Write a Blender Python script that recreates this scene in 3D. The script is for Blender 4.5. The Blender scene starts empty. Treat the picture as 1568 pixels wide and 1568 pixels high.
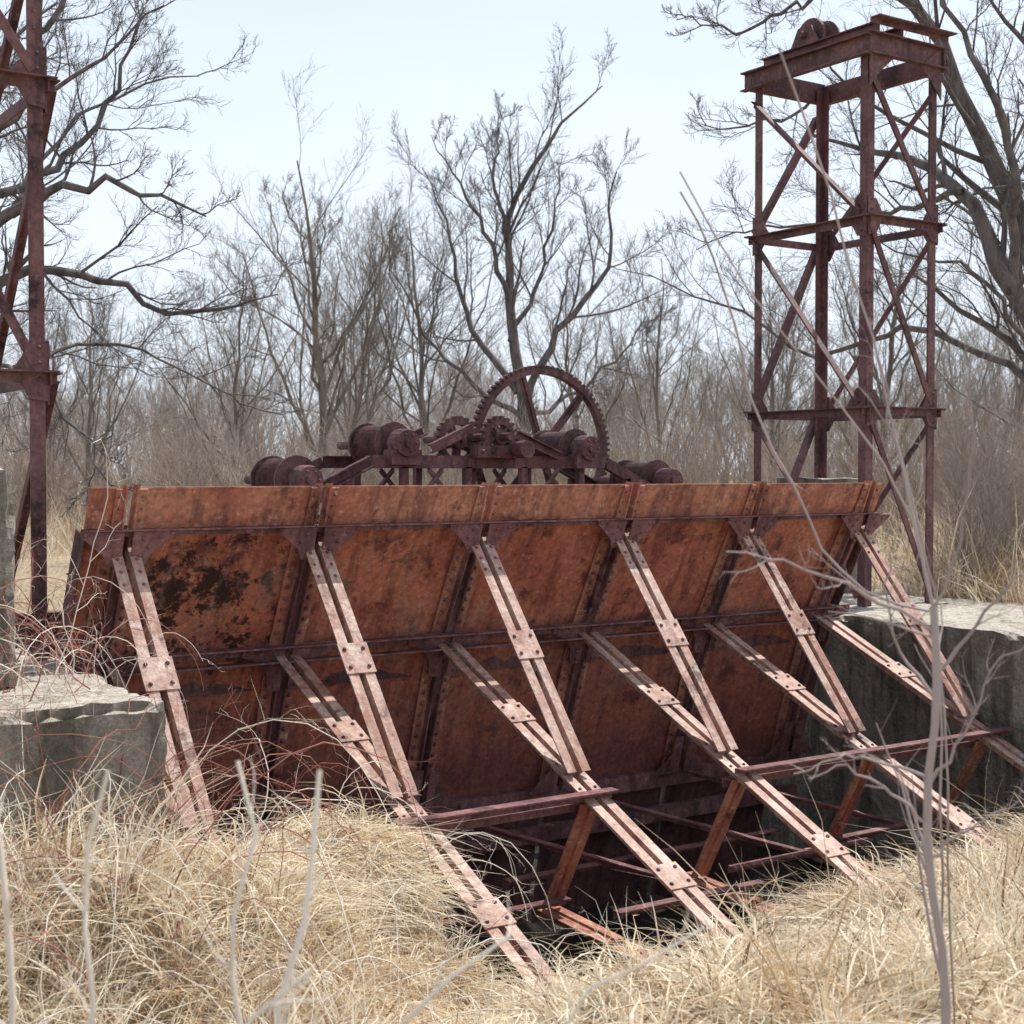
import bpy, math, random
import numpy as np
from mathutils import Vector
rs=np.random.RandomState
ZO=1.7   # eye height: geometry below is written relative to eye level, then lifted
V=lambda *a: np.array(a,dtype=float)
def nrm(a): 
    a=np.asarray(a,float); return a/np.maximum(np.linalg.norm(a,axis=-1,keepdims=True),1e-9)
FW=V(.558,.830,0); RT=V(.830,-.558,0)
def site(r,d,z):   # camera view frame: r metres right of the camera, d metres ahead
    return RT*r+FW*d+V(0,0,z)
# ---------------- materials
def mat(name,build):
    m=bpy.data.materials.new(name); m.use_nodes=True
    nt=m.node_tree; nt.nodes.clear()
    out=nt.nodes.new('ShaderNodeOutputMaterial'); b=nt.nodes.new('ShaderNodeBsdfPrincipled')
    nt.links.new(b.outputs[0],out.inputs[0]); build(nt,b,out); return m
def noise(nt,scale,detail=6,rough=.6,stretch=None,dist=0):
    tc=nt.nodes.new('ShaderNodeTexCoord'); n=nt.nodes.new('ShaderNodeTexNoise')
    n.inputs['Scale'].default_value=scale; n.inputs['Detail'].default_value=detail; n.inputs['Roughness'].default_value=rough
    n.inputs['Distortion'].default_value=dist
    if stretch:
        mp=nt.nodes.new('ShaderNodeMapping'); mp.inputs['Scale'].default_value=stretch
        nt.links.new(tc.outputs['Object'],mp.inputs[0]); nt.links.new(mp.outputs[0],n.inputs['Vector'])
    else: nt.links.new(tc.outputs['Object'],n.inputs['Vector'])
    return n.outputs['Fac']
def ramp(nt,fac,stops):
    r=nt.nodes.new('ShaderNodeValToRGB'); el=r.color_ramp.elements
    while len(el)<len(stops): el.new(.5)
    for e,(p,c) in zip(el,stops): e.position=p; e.color=(c[0],c[1],c[2],1) if not np.isscalar(c) else (c,c,c,1)
    nt.links.new(fac,r.inputs[0]); return r.outputs[0]
def mix(nt,fac,a,b,mode='MIX'):
    m=nt.nodes.new('ShaderNodeMix'); m.data_type='RGBA'; m.blend_type=mode
    for s,v in ((m.inputs[0],fac),(m.inputs[6],a),(m.inputs[7],b)):
        if hasattr(v,'links'): nt.links.new(v,s)
        elif np.isscalar(v): s.default_value=v
        else: s.default_value=(*v,1)
    return m.outputs[2]
def math_(nt,op,a,b):
    m=nt.nodes.new('ShaderNodeMath'); m.operation=op; m.use_clamp=False
    for s,v in ((m.inputs[0],a),(m.inputs[1],b)):
        if hasattr(v,'links'): nt.links.new(v,s)
        else: s.default_value=v
    return m.outputs[0]
def bump(nt,b,h,s,d=.01):
    bp=nt.nodes.new('ShaderNodeBump'); bp.inputs['Strength'].default_value=s; bp.inputs['Distance'].default_value=d
    nt.links.new(h,bp.inputs['Height']); nt.links.new(bp.outputs[0],b.inputs['Normal'])
def rustmat(name,c1,c2,c3,patch=.57,rough=.65,scale=1.6,pale=None,stain=None,lowdark=False,palek=.7,pk_=.85):
    pale=pale or (c2[0]*1.25,c2[1]*1.5,c2[2]*1.7)
    def f(nt,b,o):
        big=noise(nt,scale,4,.65,None,.4); fine=noise(nt,22,3,.7); streak=noise(nt,3.4,4,.65,(2.2,.8,.3))
        col=mix(nt,ramp(nt,big,[(.40,0.),(.58,1.)]),c1,c2)
        col=mix(nt,ramp(nt,streak,[(.47,0.),(.62,.8)]),col,c3)
        pt=noise(nt,2.1,7,.74,None,.2)
        col=mix(nt,ramp(nt,pt,[(patch-.03,0.),(patch+.04,pk_)]),col,(c3[0]*.35,c3[1]*.38,c3[2]*.45))
        pk=noise(nt,8,5,.78); col=mix(nt,ramp(nt,pk,[(.57,0.),(.66,palek)]),col,pale)
        if stain:
            tc=nt.nodes.new('ShaderNodeTexCoord'); vd=nt.nodes.new('ShaderNodeVectorMath'); vd.operation='DISTANCE'
            nt.links.new(tc.outputs['Object'],vd.inputs[0]); vd.inputs[1].default_value=stain[0]
            k=math_(nt,'ADD',math_(nt,'DIVIDE',vd.outputs['Value'],stain[1]),math_(nt,'MULTIPLY',math_(nt,'SUBTRACT',noise(nt,4.5,7,.78),.5),7.))
            col=mix(nt,ramp(nt,k,[(.30,.93),(.70,0.)]),col,(.022,.013,.012))
            gs=noise(nt,2.6,5,.7,(1.5,.8,.5),.6); col=mix(nt,ramp(nt,gs,[(.55,0.),(.66,.35)]),col,(.30,.22,.18))
        if lowdark:   # darker maroon steel lower down
            tc=nt.nodes.new('ShaderNodeTexCoord'); sx=nt.nodes.new('ShaderNodeSeparateXYZ'); nt.links.new(tc.outputs['Object'],sx.inputs[0])
            k=math_(nt,'ADD',math_(nt,'MULTIPLY',sx.outputs[2],-.3),math_(nt,'MULTIPLY',math_(nt,'SUBTRACT',big,.5),.9))
            col=mix(nt,ramp(nt,k,[(.42,0.),(.85,.75)]),col,(.14,.052,.052))
        col=mix(nt,.8,col,ramp(nt,fine,[(.3,.55),(.7,1.35)]),'MULTIPLY')
        nt.links.new(col,b.inputs['Base Color']); b.inputs['Roughness'].default_value=rough
        b.inputs['Specular IOR Level'].default_value=.3
        bump(nt,b,fine,.6,.008)
    return mat(name,f)
M_plate=rustmat('rust_plate',(.42,.135,.085),(.50,.19,.115),(.24,.075,.058),.57,.7,1.6,None,((4.2,10.45,-.95),.75),True,pk_=.7)
M_flange=rustmat('rust_flange',(.38,.14,.10),(.46,.22,.15),(.20,.075,.06),.61,.7,1.6,(.58,.50,.30),palek=.6)
M_strip=rustmat('rust_strip',(.42,.155,.10),(.50,.23,.15),(.22,.09,.07),.60,pk_=.7)
M_rib=rustmat('rust_rib',(.17,.07,.072),(.25,.125,.12),(.09,.045,.047),.60)
M_strut=rustmat('faded_strut',(.40,.235,.185),(.50,.35,.285),(.27,.115,.075),.59,.5,2.8,(.62,.55,.48))
M_dark=rustmat('dark_purple_rust',(.12,.052,.053),(.18,.09,.086),(.06,.034,.035),.60)
def gm(nt,b,o):
    big=noise(nt,1.3,4,.65); fine=noise(nt,35,4,.75); st=noise(nt,2.5,5,.65,(2,2,.25)); md=noise(nt,5,6,.75)
    c=mix(nt,ramp(nt,big,[(.38,0.),(.62,1.)]),(.21,.185,.155),(.36,.325,.27))
    c=mix(nt,ramp(nt,st,[(.46,0.),(.60,.85)]),c,(.10,.088,.066))
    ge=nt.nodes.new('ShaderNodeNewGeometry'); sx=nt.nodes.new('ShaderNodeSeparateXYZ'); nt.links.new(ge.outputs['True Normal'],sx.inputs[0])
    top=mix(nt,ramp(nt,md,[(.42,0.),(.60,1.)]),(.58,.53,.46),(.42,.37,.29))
    c=mix(nt,ramp(nt,sx.outputs[2],[(.45,0.),(.8,1.)]),c,top)  # light painted by facing: paler sunlit tops, darker shaded sides
    c=mix(nt,ramp(nt,md,[(.54,0.),(.62,.5)]),c,(.20,.17,.115))
    c=mix(nt,.85,c,ramp(nt,fine,[(.3,.55),(.7,1.35)]),'MULTIPLY')
    nt.links.new(c,b.inputs['Base Color']); b.inputs['Roughness'].default_value=.95; bump(nt,b,math_(nt,'ADD',md,math_(nt,'MULTIPLY',fine,.3)),1.,.06)
M_conc=mat('weathered_concrete_lit_tops',gm)
def gg(nt,b,o):
    big=noise(nt,.6,3,.6); fine=noise(nt,14,6,.8)
    c=mix(nt,ramp(nt,big,[(.35,0.),(.65,1.)]),(.52,.41,.27),(.40,.32,.22))
    c=mix(nt,.85,c,ramp(nt,fine,[(.3,.3),(.7,1.4)]),'MULTIPLY')
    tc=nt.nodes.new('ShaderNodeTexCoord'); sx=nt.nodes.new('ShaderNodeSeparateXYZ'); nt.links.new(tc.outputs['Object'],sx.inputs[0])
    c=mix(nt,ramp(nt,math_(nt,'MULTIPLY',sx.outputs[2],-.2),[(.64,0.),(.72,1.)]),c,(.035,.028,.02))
    nt.links.new(c,b.inputs['Base Color']); b.inputs['Roughness'].default_value=1; bump(nt,b,fine,.9,.05)
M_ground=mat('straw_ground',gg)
def barkm(name,c1,c2,bmp=False):
    def f(nt,b,o):
        n=noise(nt,9 if bmp else 3,3 if bmp else 1,.7,(1,1,.25))
        c=mix(nt,ramp(nt,n,[(.35,0.),(.65,1.)]),c1,c2)
        nt.links.new(c,b.inputs['Base Color']); b.inputs['Roughness'].default_value=.95; b.inputs['Specular IOR Level'].default_value=.1
        if bmp: bump(nt,b,n,.7,.03)
    return mat(name,f)
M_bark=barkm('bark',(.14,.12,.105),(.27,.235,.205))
M_barkf=barkm('bark_far_hazed',(.26,.228,.205),(.39,.35,.32))  # distance haze painted into the colour: paler than the nearer bark
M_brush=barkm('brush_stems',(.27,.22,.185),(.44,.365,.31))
M_barkd=barkm('bark_dark',(.085,.077,.075),(.20,.175,.165),True)
M_cane=barkm('bramble_cane',(.30,.12,.10),(.42,.21,.17))
M_canep=barkm('pale_stem',(.68,.60,.50),(.85,.78,.68))
M_sap=barkm('sapling_bark',(.28,.22,.21),(.42,.35,.33))
def gr(nt,b,o):
    a=nt.nodes.new('ShaderNodeAttribute'); a.attribute_name='Col'
    nt.links.new(a.outputs['Color'],b.inputs['Base Color']); b.inputs['Roughness'].default_value=.5; b.inputs['Specular IOR Level'].default_value=.4
    t=nt.nodes.new('ShaderNodeBsdfTranslucent'); nt.links.new(a.outputs['Color'],t.inputs[0])
    m=nt.nodes.new('ShaderNodeMixShader'); m.inputs[0].default_value=.38
    nt.links.new(b.outputs[0],m.inputs[1]); nt.links.new(t.outputs[0],m.inputs[2]); nt.links.new(m.outputs[0],o.inputs[0])
M_grass=mat('dry_grass_blades',gr)
# ---------------- mesh helpers
def npmesh(name,verts,quads,col=None):
    me=bpy.data.meshes.new(name); verts=np.asarray(verts,np.float32).reshape(-1,3); quads=np.asarray(quads,np.int32)
    k=quads.shape[1]
    me.vertices.add(len(verts)); me.vertices.foreach_set('co',verts.ravel())
    me.loops.add(quads.size); me.loops.foreach_set('vertex_index',quads.ravel())
    me.polygons.add(len(quads)); me.polygons.foreach_set('loop_start',np.arange(0,quads.size,k,dtype=np.int32))
    if col is not None:
        a=me.attributes.new('Col','FLOAT_COLOR','POINT'); c=np.ones((len(verts),4),np.float32); c[:,:3]=col; a.data.foreach_set('color',c.ravel())
    me.update(); me.validate(); return me
def obj(name,me,m=None,parent=None):
    o=bpy.data.objects.new(name,me); bpy.context.scene.collection.objects.link(o)
    if m: me.materials.append(m)
    if parent: o.parent=parent
    return o
def empty(name):
    o=bpy.data.objects.new(name,None); bpy.context.scene.collection.objects.link(o); return o
import bmesh
class MB:
    def __init__(s): s.v=[]; s.f=[]
    def ring(s,rings,caps=True):
        b=len(s.v); k=len(rings[0])
        for r in rings: s.v+= [tuple(p) for p in r]
        for i in range(len(rings)-1):
            for j in range(k):
                s.f.append((b+i*k+j,b+i*k+(j+1)%k,b+(i+1)*k+(j+1)%k,b+(i+1)*k+j))
        if caps: s.f.append(tuple(b+j for j in range(k))[::-1]); s.f.append(tuple(b+(len(rings)-1)*k+j for j in range(k)))
    def ext(s,prof,p0,p1,up=(0,0,1)):
        p0=V(*p0);p1=V(*p1);T=nrm(p1-p0);N=nrm(V(*up)-np.dot(V(*up),T)*T);S=np.cross(T,N)
        s.ring([[p+a*S+b*N for a,b in prof] for p in (p0,p1)])
    def bar(s,p0,p1,w,h,up=(0,0,1)):
        s.ext([(-w/2,-h/2),(w/2,-h/2),(w/2,h/2),(-w/2,h/2)],p0,p1,up)
    def box(s,lo,hi): s.bar(((lo[0]),(lo[1]+hi[1])/2,(lo[2]+hi[2])/2),((hi[0]),(lo[1]+hi[1])/2,(lo[2]+hi[2])/2),abs(hi[1]-lo[1]),abs(hi[2]-lo[2]))
    def L(s,p0,p1,w,h,t,sg=1,off=0,up=(0,0,1)):
        s.ext([(off,0),(off+sg*w,0),(off+sg*w,-t),(off+sg*t,-t),(off+sg*t,-h),(off,-h)],p0,p1,up)
    def I(s,p0,p1,w,h,t,up=(0,0,1)):
        a=w/2;b=h/2;c=t/2
        s.ext([(-a,-b),(a,-b),(a,-b+t),(c,-b+t),(c,b-t),(a,b-t),(a,b),(-a,b),(-a,b-t),(-c,b-t),(-c,-b+t),(-a,-b+t)],p0,p1,up)
    def C(s,p0,p1,w,h,t,sg=1,up=(0,0,1)):
        b=h/2
        s.ext([(0,-b),(sg*w,-b),(sg*w,-b+t),(sg*t,-b+t),(sg*t,b-t),(sg*w,b-t),(sg*w,b),(0,b)],p0,p1,up)
    def cyl(s,p0,p1,r,k=16,r1=None):
        p0=V(*p0);p1=V(*p1);T=nrm(p1-p0);S=nrm(np.cross(T,V(.31,.22,.92)));N=np.cross(T,S); r1=r if r1 is None else r1
        s.ring([[p+q*(math.cos(2*math.pi*j/k)*S+math.sin(2*math.pi*j/k)*N) for j in range(k)] for p,q in ((p0,r),(p1,r1))])
    def lathe(s,p0,p1,prof,k=20):
        p0=V(*p0);p1=V(*p1);T=nrm(p1-p0);S=nrm(np.cross(T,V(.31,.22,.92)));N=np.cross(T,S)
        s.ring([[p0+(p1-p0)*t+q*(math.cos(2*math.pi*j/k)*S+math.sin(2*math.pi*j/k)*N) for j in range(k)] for t,q in prof])
    def bolt(s,p,n,r=.016,h=.014):
        p=V(*p);n=nrm(V(*n)); s.lathe(p-n*.002,p+n*h,[(0,r),(.55,r*.85),(1,r*.4)],7)
    def poly(s,pts,n,t):
        n=nrm(V(*n))*t; s.ring([[V(*p) for p in pts],[V(*p)+n for p in pts]])
    def torus(s,c,ax,r0,r1,w,k=48):   # flat ring rim
        c=V(*c);ax=nrm(V(*ax));S=nrm(np.cross(ax,V(.1,.2,1)));N=np.cross(ax,S);b=len(s.v)
        for j in range(k):
            a=2*math.pi*j/k;d=math.cos(a)*S+math.sin(a)*N
            for q,h in ((r0,-w/2),(r1,-w/2),(r1,w/2),(r0,w/2)): s.v.append(tuple(c+d*q+ax*h))
        for j in range(k):
            for i in range(4):
                s.f.append((b+j*4+i,b+j*4+(i+1)%4,b+((j+1)%k)*4+(i+1)%4,b+((j+1)%k)*4+i))
    def build(s,name,m,parent=None,bev=0):
        me=bpy.data.meshes.new(name); me.from_pydata(s.v,[],s.f); me.update()
        bm=bmesh.new(); bm.from_mesh(me); bmesh.ops.recalc_face_normals(bm,faces=bm.faces); bm.to_mesh(me); bm.free()
        return obj(name,me,m,parent)
# ---------------- FLOODGATE
gate=empty('floodgate')
RU=[3.46+1.5*i for i in range(6)]; U0,U1=3.17,11.15
prof=[(10.13,-.40),(10.27,-.65),(10.42,-.93),(10.56,-1.2),(10.70,-1.46),(10.84,-1.85),(10.97,-2.25),(11.10,-2.65),(11.22,-3.08)]
def pn(i):
    a=prof[max(i-1,0)];b=prof[min(i+1,len(prof)-1)];d=nrm(V(b[0]-a[0],b[1]-a[1])); return (d[1],-d[0])
pl=MB()
edges=[U0]+[x for r in RU for x in (r-.022,r+.022)]+[U1]
for j in range(0,len(edges),2):
    ua,ub=edges[j],edges[j+1]
    nu=14; rg=rs(j); 
    g=[];amp=.016; dish=.05 if ub-ua>1 else 0   # plates dished back between the ribs
    for k,(w,z) in enumerate(prof):
        n=pn(k); row=[]
        for q in range(nu+1):
            s_=math.sin(q/nu*math.pi); o_=amp*s_*rg.uniform(-1,1)-dish*s_*math.sin((k+.5)/9*math.pi)
            row.append((ua+(ub-ua)*q/nu, w+n[0]*o_, z+n[1]*o_))
        g.append(row)
    b=len(pl.v)
    for r in g: pl.v+=r
    for r in g: pl.v+=[(x,y+.02,z) for x,y,z in r]
    m=len(prof)*(nu+1)
    for k in range(len(prof)-1):
        for q in range(nu):
            a=b+k*(nu+1)+q; pl.f.append((a,a+1,a+nu+2,a+nu+1)); pl.f.append((a+m,a+m+nu+1,a+m+nu+2,a+m+1))
sk_=pl.build('skin_plates',M_plate,gate); sk_.data.polygons.foreach_set('use_smooth',np.ones(len(sk_.data.polygons),bool))
st=MB()
P0=(9.93,-.115);P1=(10.07,-.40)
for j in range(0,len(edges),2):
    ua,ub=edges[j],edges[j+1]
    st.poly([(ua,P0[0],P0[1]),(ub,P0[0],P0[1]),(ub,P1[0],P1[1]),(ua,P1[0],P1[1])],(0,1,.4),.02)
    st.bar((ua,P0[0]+.06,P0[1]+.005),(ub,P0[0]+.06,P0[1]+.005),.14,.012)
st.build('top_strip',M_strip,gate)
rb=MB(); bo=MB(); tp=MB(); fl=MB(); fn=MB()
for u in RU:
    for sg in (-1,1):
        us=u+sg*.034
        for k in range(len(prof)-1):
            (w0,z0),(w1,z1)=prof[k],prof[k+1]; n0,n1=pn(k),pn(k+1); h=.085
            fn.poly([(us,w0,z0),(us,w1,z1),(us,w1+n1[0]*h,z1+n1[1]*h),(us,w0+n0[0]*h,z0+n0[1]*h)],(sg,0,0),.012)
            e=.016
            fl.poly([(us+sg*.012,w0+n0[0]*e,z0+n0[1]*e),(us+sg*.012,w1+n1[0]*e,z1+n1[1]*e),(us+sg*.115,w1+n1[0]*e,z1+n1[1]*e),(us+sg*.115,w0+n0[0]*e,z0+n0[1]*e)],(0,n0[0],n0[1]),.012)
            L=math.hypot(w1-w0,z1-z0); nn=max(2,int(L/.10))
            for q in range(nn):
                t=(q+.5)/nn; bo.bolt((us+sg*.07,w0+(w1-w0)*t+n0[0]*.028,z0+(z1-z0)*t+n0[1]*.028),(0,n0[0],n0[1]),.021,.02)
        tp.poly([(us,P0[0]-.05,P0[1]+.03),(us,P0[0]+.05,P0[1]+.03),(us,P1[0]+.04,P1[1]-.02),(us,P1[0]-.06,P1[1]-.02)],(sg,0,0),.014)
        tp.poly([(us+sg*.014,P0[0]-.014,P0[1]),(us+sg*.08,P0[0]-.014,P0[1]),(us+sg*.08,P1[0]-.014,P1[1]),(us+sg*.014,P1[0]-.014,P1[1])],(0,-1,-.4),.012)
        for t in (.2,.5,.8): bo.bolt((us+sg*.05,P0[0]-.026+(P1[0]-P0[0])*t,P0[1]+(P1[1]-P0[1])*t),(0,-1,-.45),.013,.012)
        gp=[(us,9.995,-.415),(us+sg*.31,9.995,-.415),(us+sg*.30,10.01,-.45),(us+sg*.14,10.05,-.58),(us+sg*.10,10.08,-.66),(us,10.08,-.66)]
        rb.poly(gp,(0,-1,-.45),.014)
        for a,c in ((.08,.2),(.20,.15),(.28,.06),(.06,.7),(.06,.9),(.12,.45)): bo.bolt((us+sg*a,9.978+.085*c,-.42-.245*c),(0,-1,-.45),.016,.014)
        gp=[(us,10.575,-1.37),(us+sg*.36,10.575,-1.37),(us+sg*.36,10.60,-1.45),(us+sg*.22,10.62,-1.50),(us+sg*.13,10.65,-1.60),(us+sg*.11,10.69,-1.75),(us,10.69,-1.75)]
        rb.poly(gp,(0,-1,-.42),.014)
        for a,c in ((.07,.05),(.2,.07),(.31,.07),(.07,.4),(.06,.7),(.06,.9)): bo.bolt((us+sg*a,10.56+.1*c,-1.385-.36*c),(0,-1,-.42),.017,.015)
        gp=[(us,11.06,-3.0),(us+sg*.32,11.06,-3.0),(us+sg*.12,11.0,-2.8),(us+sg*.1,10.96,-2.62),(us,10.96,-2.62)]
        rb.poly(gp,(0,-1,-.3),.014)
bm_=MB()
bm_.L((U0,10.03,-.405),(U1,10.03,-.405),.10,.05,.012,1,-.03)
bm_.L((U0,10.60,-1.38),(U1,10.60,-1.38),.14,.07,.014,1,-.02)
bm_.L((U0,10.63,-1.50),(U1,10.63,-1.50),.12,.025,.014,1,0)
bm_.C((U0,11.08,-3.05),(U1,11.08,-3.05),.14,.16,.014,-1)
bm_.C((U0,11.12,-3.42),(U1,11.12,-3.42),.12,.14,.014,-1)
for u,sg in ((U0,-1),(U1,1)):
    for k in range(len(prof)-1):
        (w0,z0),(w1,z1)=prof[k],prof[k+1]; n0,n1=pn(k),pn(k+1)
        bm_.poly([(u,w0+.1,z0),(u,w1+.1,z1),(u,w1+n1[0]*.1,z1+n1[1]*.1),(u,w0+n0[0]*.1,z0+n0[1]*.1)],(sg,0,0),.014)
bm_.build('horizontal_beams',M_rib,gate)
fl.build('rib_flanges',M_flange,gate); fn.build('rib_fins',M_rib,gate)
rb.build('gussets',M_rib,gate); tp.build('strip_end_bars',M_flange,gate)
bk=MB()
for u in RU:
    bk.I((u,10.2,-.35),(u,11.35,-3.0),.1,.14,.012,(0,1,.5))
for t in (.15,.5,.85): bk.C((U0,10.25+1.15*t,-.4-2.6*t),(U1,10.25+1.15*t,-.4-2.6*t),.08,.12,.012,-1)
# lower leaf of the gate, stepped back
for i,u in enumerate(RU[:-1]):
    bk.poly([(u+.03,11.3,-3.15),(u+1.47,11.3,-3.15),(u+1.47,11.55,-4.4),(u+.03,11.55,-4.4)],(0,1,.2),.02)
bk.build('back_bracing',M_dark,gate)
sp=MB(); sl=MB()
chz=lambda w:-1.44-.445*(10.65-w)
d1=nrm(V(0,-1.40,-1.715)); n1=nrm(V(0,-1.715,1.40)); d2=nrm(V(0,-1,-.445)); n2=nrm(V(0,-.445,1))
def splice(c,d,n,L=.24,W=.25):
    c=V(*c)+n*.005; sp.bar(c-d*L/2,c+d*L/2,W,.012,tuple(n))
    for a in (-.3,.3):
        for b in (-.32,.32): bo.bolt(c+d*a*L+V(b*W,0,0)+n*.006,n,.017,.016)
for i,u in enumerate(RU):
    for sg in (-1,1):
        sp.L((u,10.10,-.53),(u,8.70,-2.245),.080,.075,.012,sg,sg*.026)
        sp.L((u,10.62,chz(10.62)),(u,6.75,chz(6.75)),.080,.085,.012,sg,sg*.026)
        sl.L((u,8.55,-2.46),(u,9.05,-3.36),.075,.06,.012,sg,sg*.018,(0,-1,0))
        sl.L((u,9.25,-3.37),(u,6.6,-3.47),.08,.07,.012,sg,sg*.02)
    w=9.42; splice((u,w,-.53-(10.10-w)*1.225),d1,n1,.26,.24)
    w=9.56; splice((u,w,chz(w)),d2,n2,.26,.235)
    w=7.62; splice((u,w,chz(w)),d2,n2,.26,.235)
    for q in (8.9,8.78,8.6): 
        for b in (-.07,.07): bo.bolt((u+b,q,chz(q)),n2,.015,.013)
    for q in range(3):
        w=10.03-.07*q
        for b in (-.07,.07): bo.bolt((u+b,w,-.53-(10.10-w)*1.225),n1,.015,.013)
cb=MB()
for a,b in ((4.75,6.62),(7.86,11.25)):
    cb.L((a,8.47,-2.35),(b,8.47,-2.35),.11,.075,.012,1,-.05)
    cb.L((a,8.62,-2.45),(b,8.62,-2.45),.09,.08,.012,1,-.05)
for a,b,w,z in ((6.46,7.9,8.25,-3.19),(7.9,9.5,8.6,-3.16),(4.9,6.5,8.9,-3.25),(9.4,11.0,8.9,-3.2),(6.46,7.96,9.7,-3.3),(7.96,9.46,9.7,-3.3)):
    cb.L((a,w,z),(b,w,z),.09,.06,.012,1,-.04)
for u in RU[2:5]:
    cb.L((u,10.9,-2.95),(u+1.2,8.9,-3.3),.07,.06,.012)
cb.build('cross_beams',M_rib,gate); sp.build('braced_struts',M_strut,gate); sl.build('lower_legs',M_flange,gate); bo.build('bolts_and_rivets',M_rib,gate)
# ---------------- WINCH
winch=empty('gate_winch')
wf=MB()
for w in (11.8,12.75):
    s=-1 if w<12 else 1
    wf.C((6.35,w,.10),(9.10,w,.10),.07*1,.12,.014,s)
    wf.C((6.35,w,.10),(5.25,w,-.42),.07,.11,.014,s); wf.C((9.10,w,.10),(10.2,w,-.42),.07,.11,.014,s)
    wf.C((4.9,w,-.48),(10.5,w,-.48),.07,.14,.014,s)
    wf.I((3.0,w,-1.36),(12.2,w,-1.36),.14,.28,.02)
    for u in (5.3,6.1,6.7,7.4,8.05,8.75,9.35,10.1):
        top=.05 if 6.35<u<9.1 else .05-.47*(abs(u-7.725)-1.375)
        wf.L((u,w,-1.22),(u,w,top),.07,.07,.012,1,0,(0,-1,0))
    for a,b in ((5.3,6.1),(6.1,6.7),(8.75,9.35),(9.35,10.1)): wf.L((a,w,-1.2),(b,w,-.45),.06,.05,.01)
    for a,b in ((6.7,7.1),(8.75,8.35),(7.4,7.0),(8.05,8.45)): wf.L((a,w-.02,-.42),(b,w-.02,.04),.06,.05,.01)
    wf.C((7.0,w-.04,.22),(7.45,w-.04,.42),.06,.09,.012,s); wf.C((8.45,w-.04,.16),(7.95,w-.04,.36),.06,.09,.012,s)
for u in (5.3,6.1,6.7,7.4,8.05,8.75,9.35,10.1): wf.C((u,11.8,-.5),(u,12.75,-.5),.06,.1,.012)
wf.build('frame',M_dark,winch)
wd=MB()
def drum(u,z,r=.155,wa=11.95,wb=12.5):
    pr=[(0,r*.5),(0,r*1.28),(.05,r*1.28),(.05,r)]
    n=11
    for q in range(n): t=.08+.84*q/n; pr+= [(t,r*.94),(t+.84/n*.5,r*1.14)]
    pr+=[(.95,r),(.95,r*1.28),(1,r*1.28),(1,r*.5)]
    wd.lathe((u,wa,z),(u,wb,z),pr,22)
    wd.cyl((u,wa-.3,z),(u,wb+.55,z),.045,12)
    wd.lathe((u,wa-.27,z),(u,wa-.06,z),[(0,.07),(0,.125),(.2,.135),(.8,.135),(1,.12),(1,.05)],16)
    wd.box((u-.16,wa-.24,z-.2),(u+.16,wa-.08,z-.06))
    for b in (-.13,.13): wd.bolt((u+b,wa-.16,z-.06),(0,0,1),.025,.05)
    for a in range(6): wd.bolt((u+.085*math.cos(a),wa-.27,z+.085*math.sin(a)),(0,-1,0),.013,.014)
for u,z in ((5.70,-.07),(6.70,.27),(8.82,.24),(9.90,-.09)): drum(u,z,.175 if z<0 else .16)
wd.build('cable_drums',M_dark,winch)
wg=MB()
def gear(c,r,w,nt_,sp_,rim,hub):
    c=V(*c); wg.torus(c,(0,1,0),r-rim,r,w,64); wg.torus(c,(0,1,0),0.02,hub,w*1.8,20)
    for j in range(nt_):
        a=2*math.pi*j/nt_; d=V(math.cos(a),0,math.sin(a)); h=math.pi*r/nt_*.5
        wg.ext([(-w*.45,-h),(w*.45,-h),(w*.45,h),(-w*.45,h)],c+d*(r-.003),c+d*(r+.036),tuple(np.cross(d,V(0,1,0))))
    for j in range(sp_):
        a=2*math.pi*j/sp_+math.radians(48); d=V(math.cos(a),0,math.sin(a)); q=np.cross(d,V(0,1,0))
        wg.ext([(-.012,-.045),(.012,-.045),(.012,.045),(-.012,.045)],c+d*hub*.8,c+d*(r-rim*.6),tuple(q))
        wg.ext([(-.035,-.014),(.035,-.014),(.035,.014),(-.035,.014)],c+d*hub*.8,c+d*(r-rim*.6),tuple(q))
gear((9.11,12.98,.25),.88,.09,84,6,.06,.11)
gear((7.72,11.72,.34),.17,.08,18,5,.05,.07)
gear((7.55,12.2,.30),.22,.08,22,5,.05,.07)
wg.cyl((7.72,11.5,.34),(7.72,13.1,.34),.04); wg.cyl((7.9,11.45,.20),(7.9,12.2,.20),.035)
wg.lathe((7.86,11.42,.22),(7.86,11.56,.22),[(0,.04),(0,.085),(1,.085),(1,.04)],14)
wg.box((7.45,11.66,.14),(8.0,11.80,.26))
for b in (7.5,7.62,7.85,7.96): wg.bolt((b,11.66,.2),(0,-1,0),.025,.03)
wg.build('gears',M_dark,winch)
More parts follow.
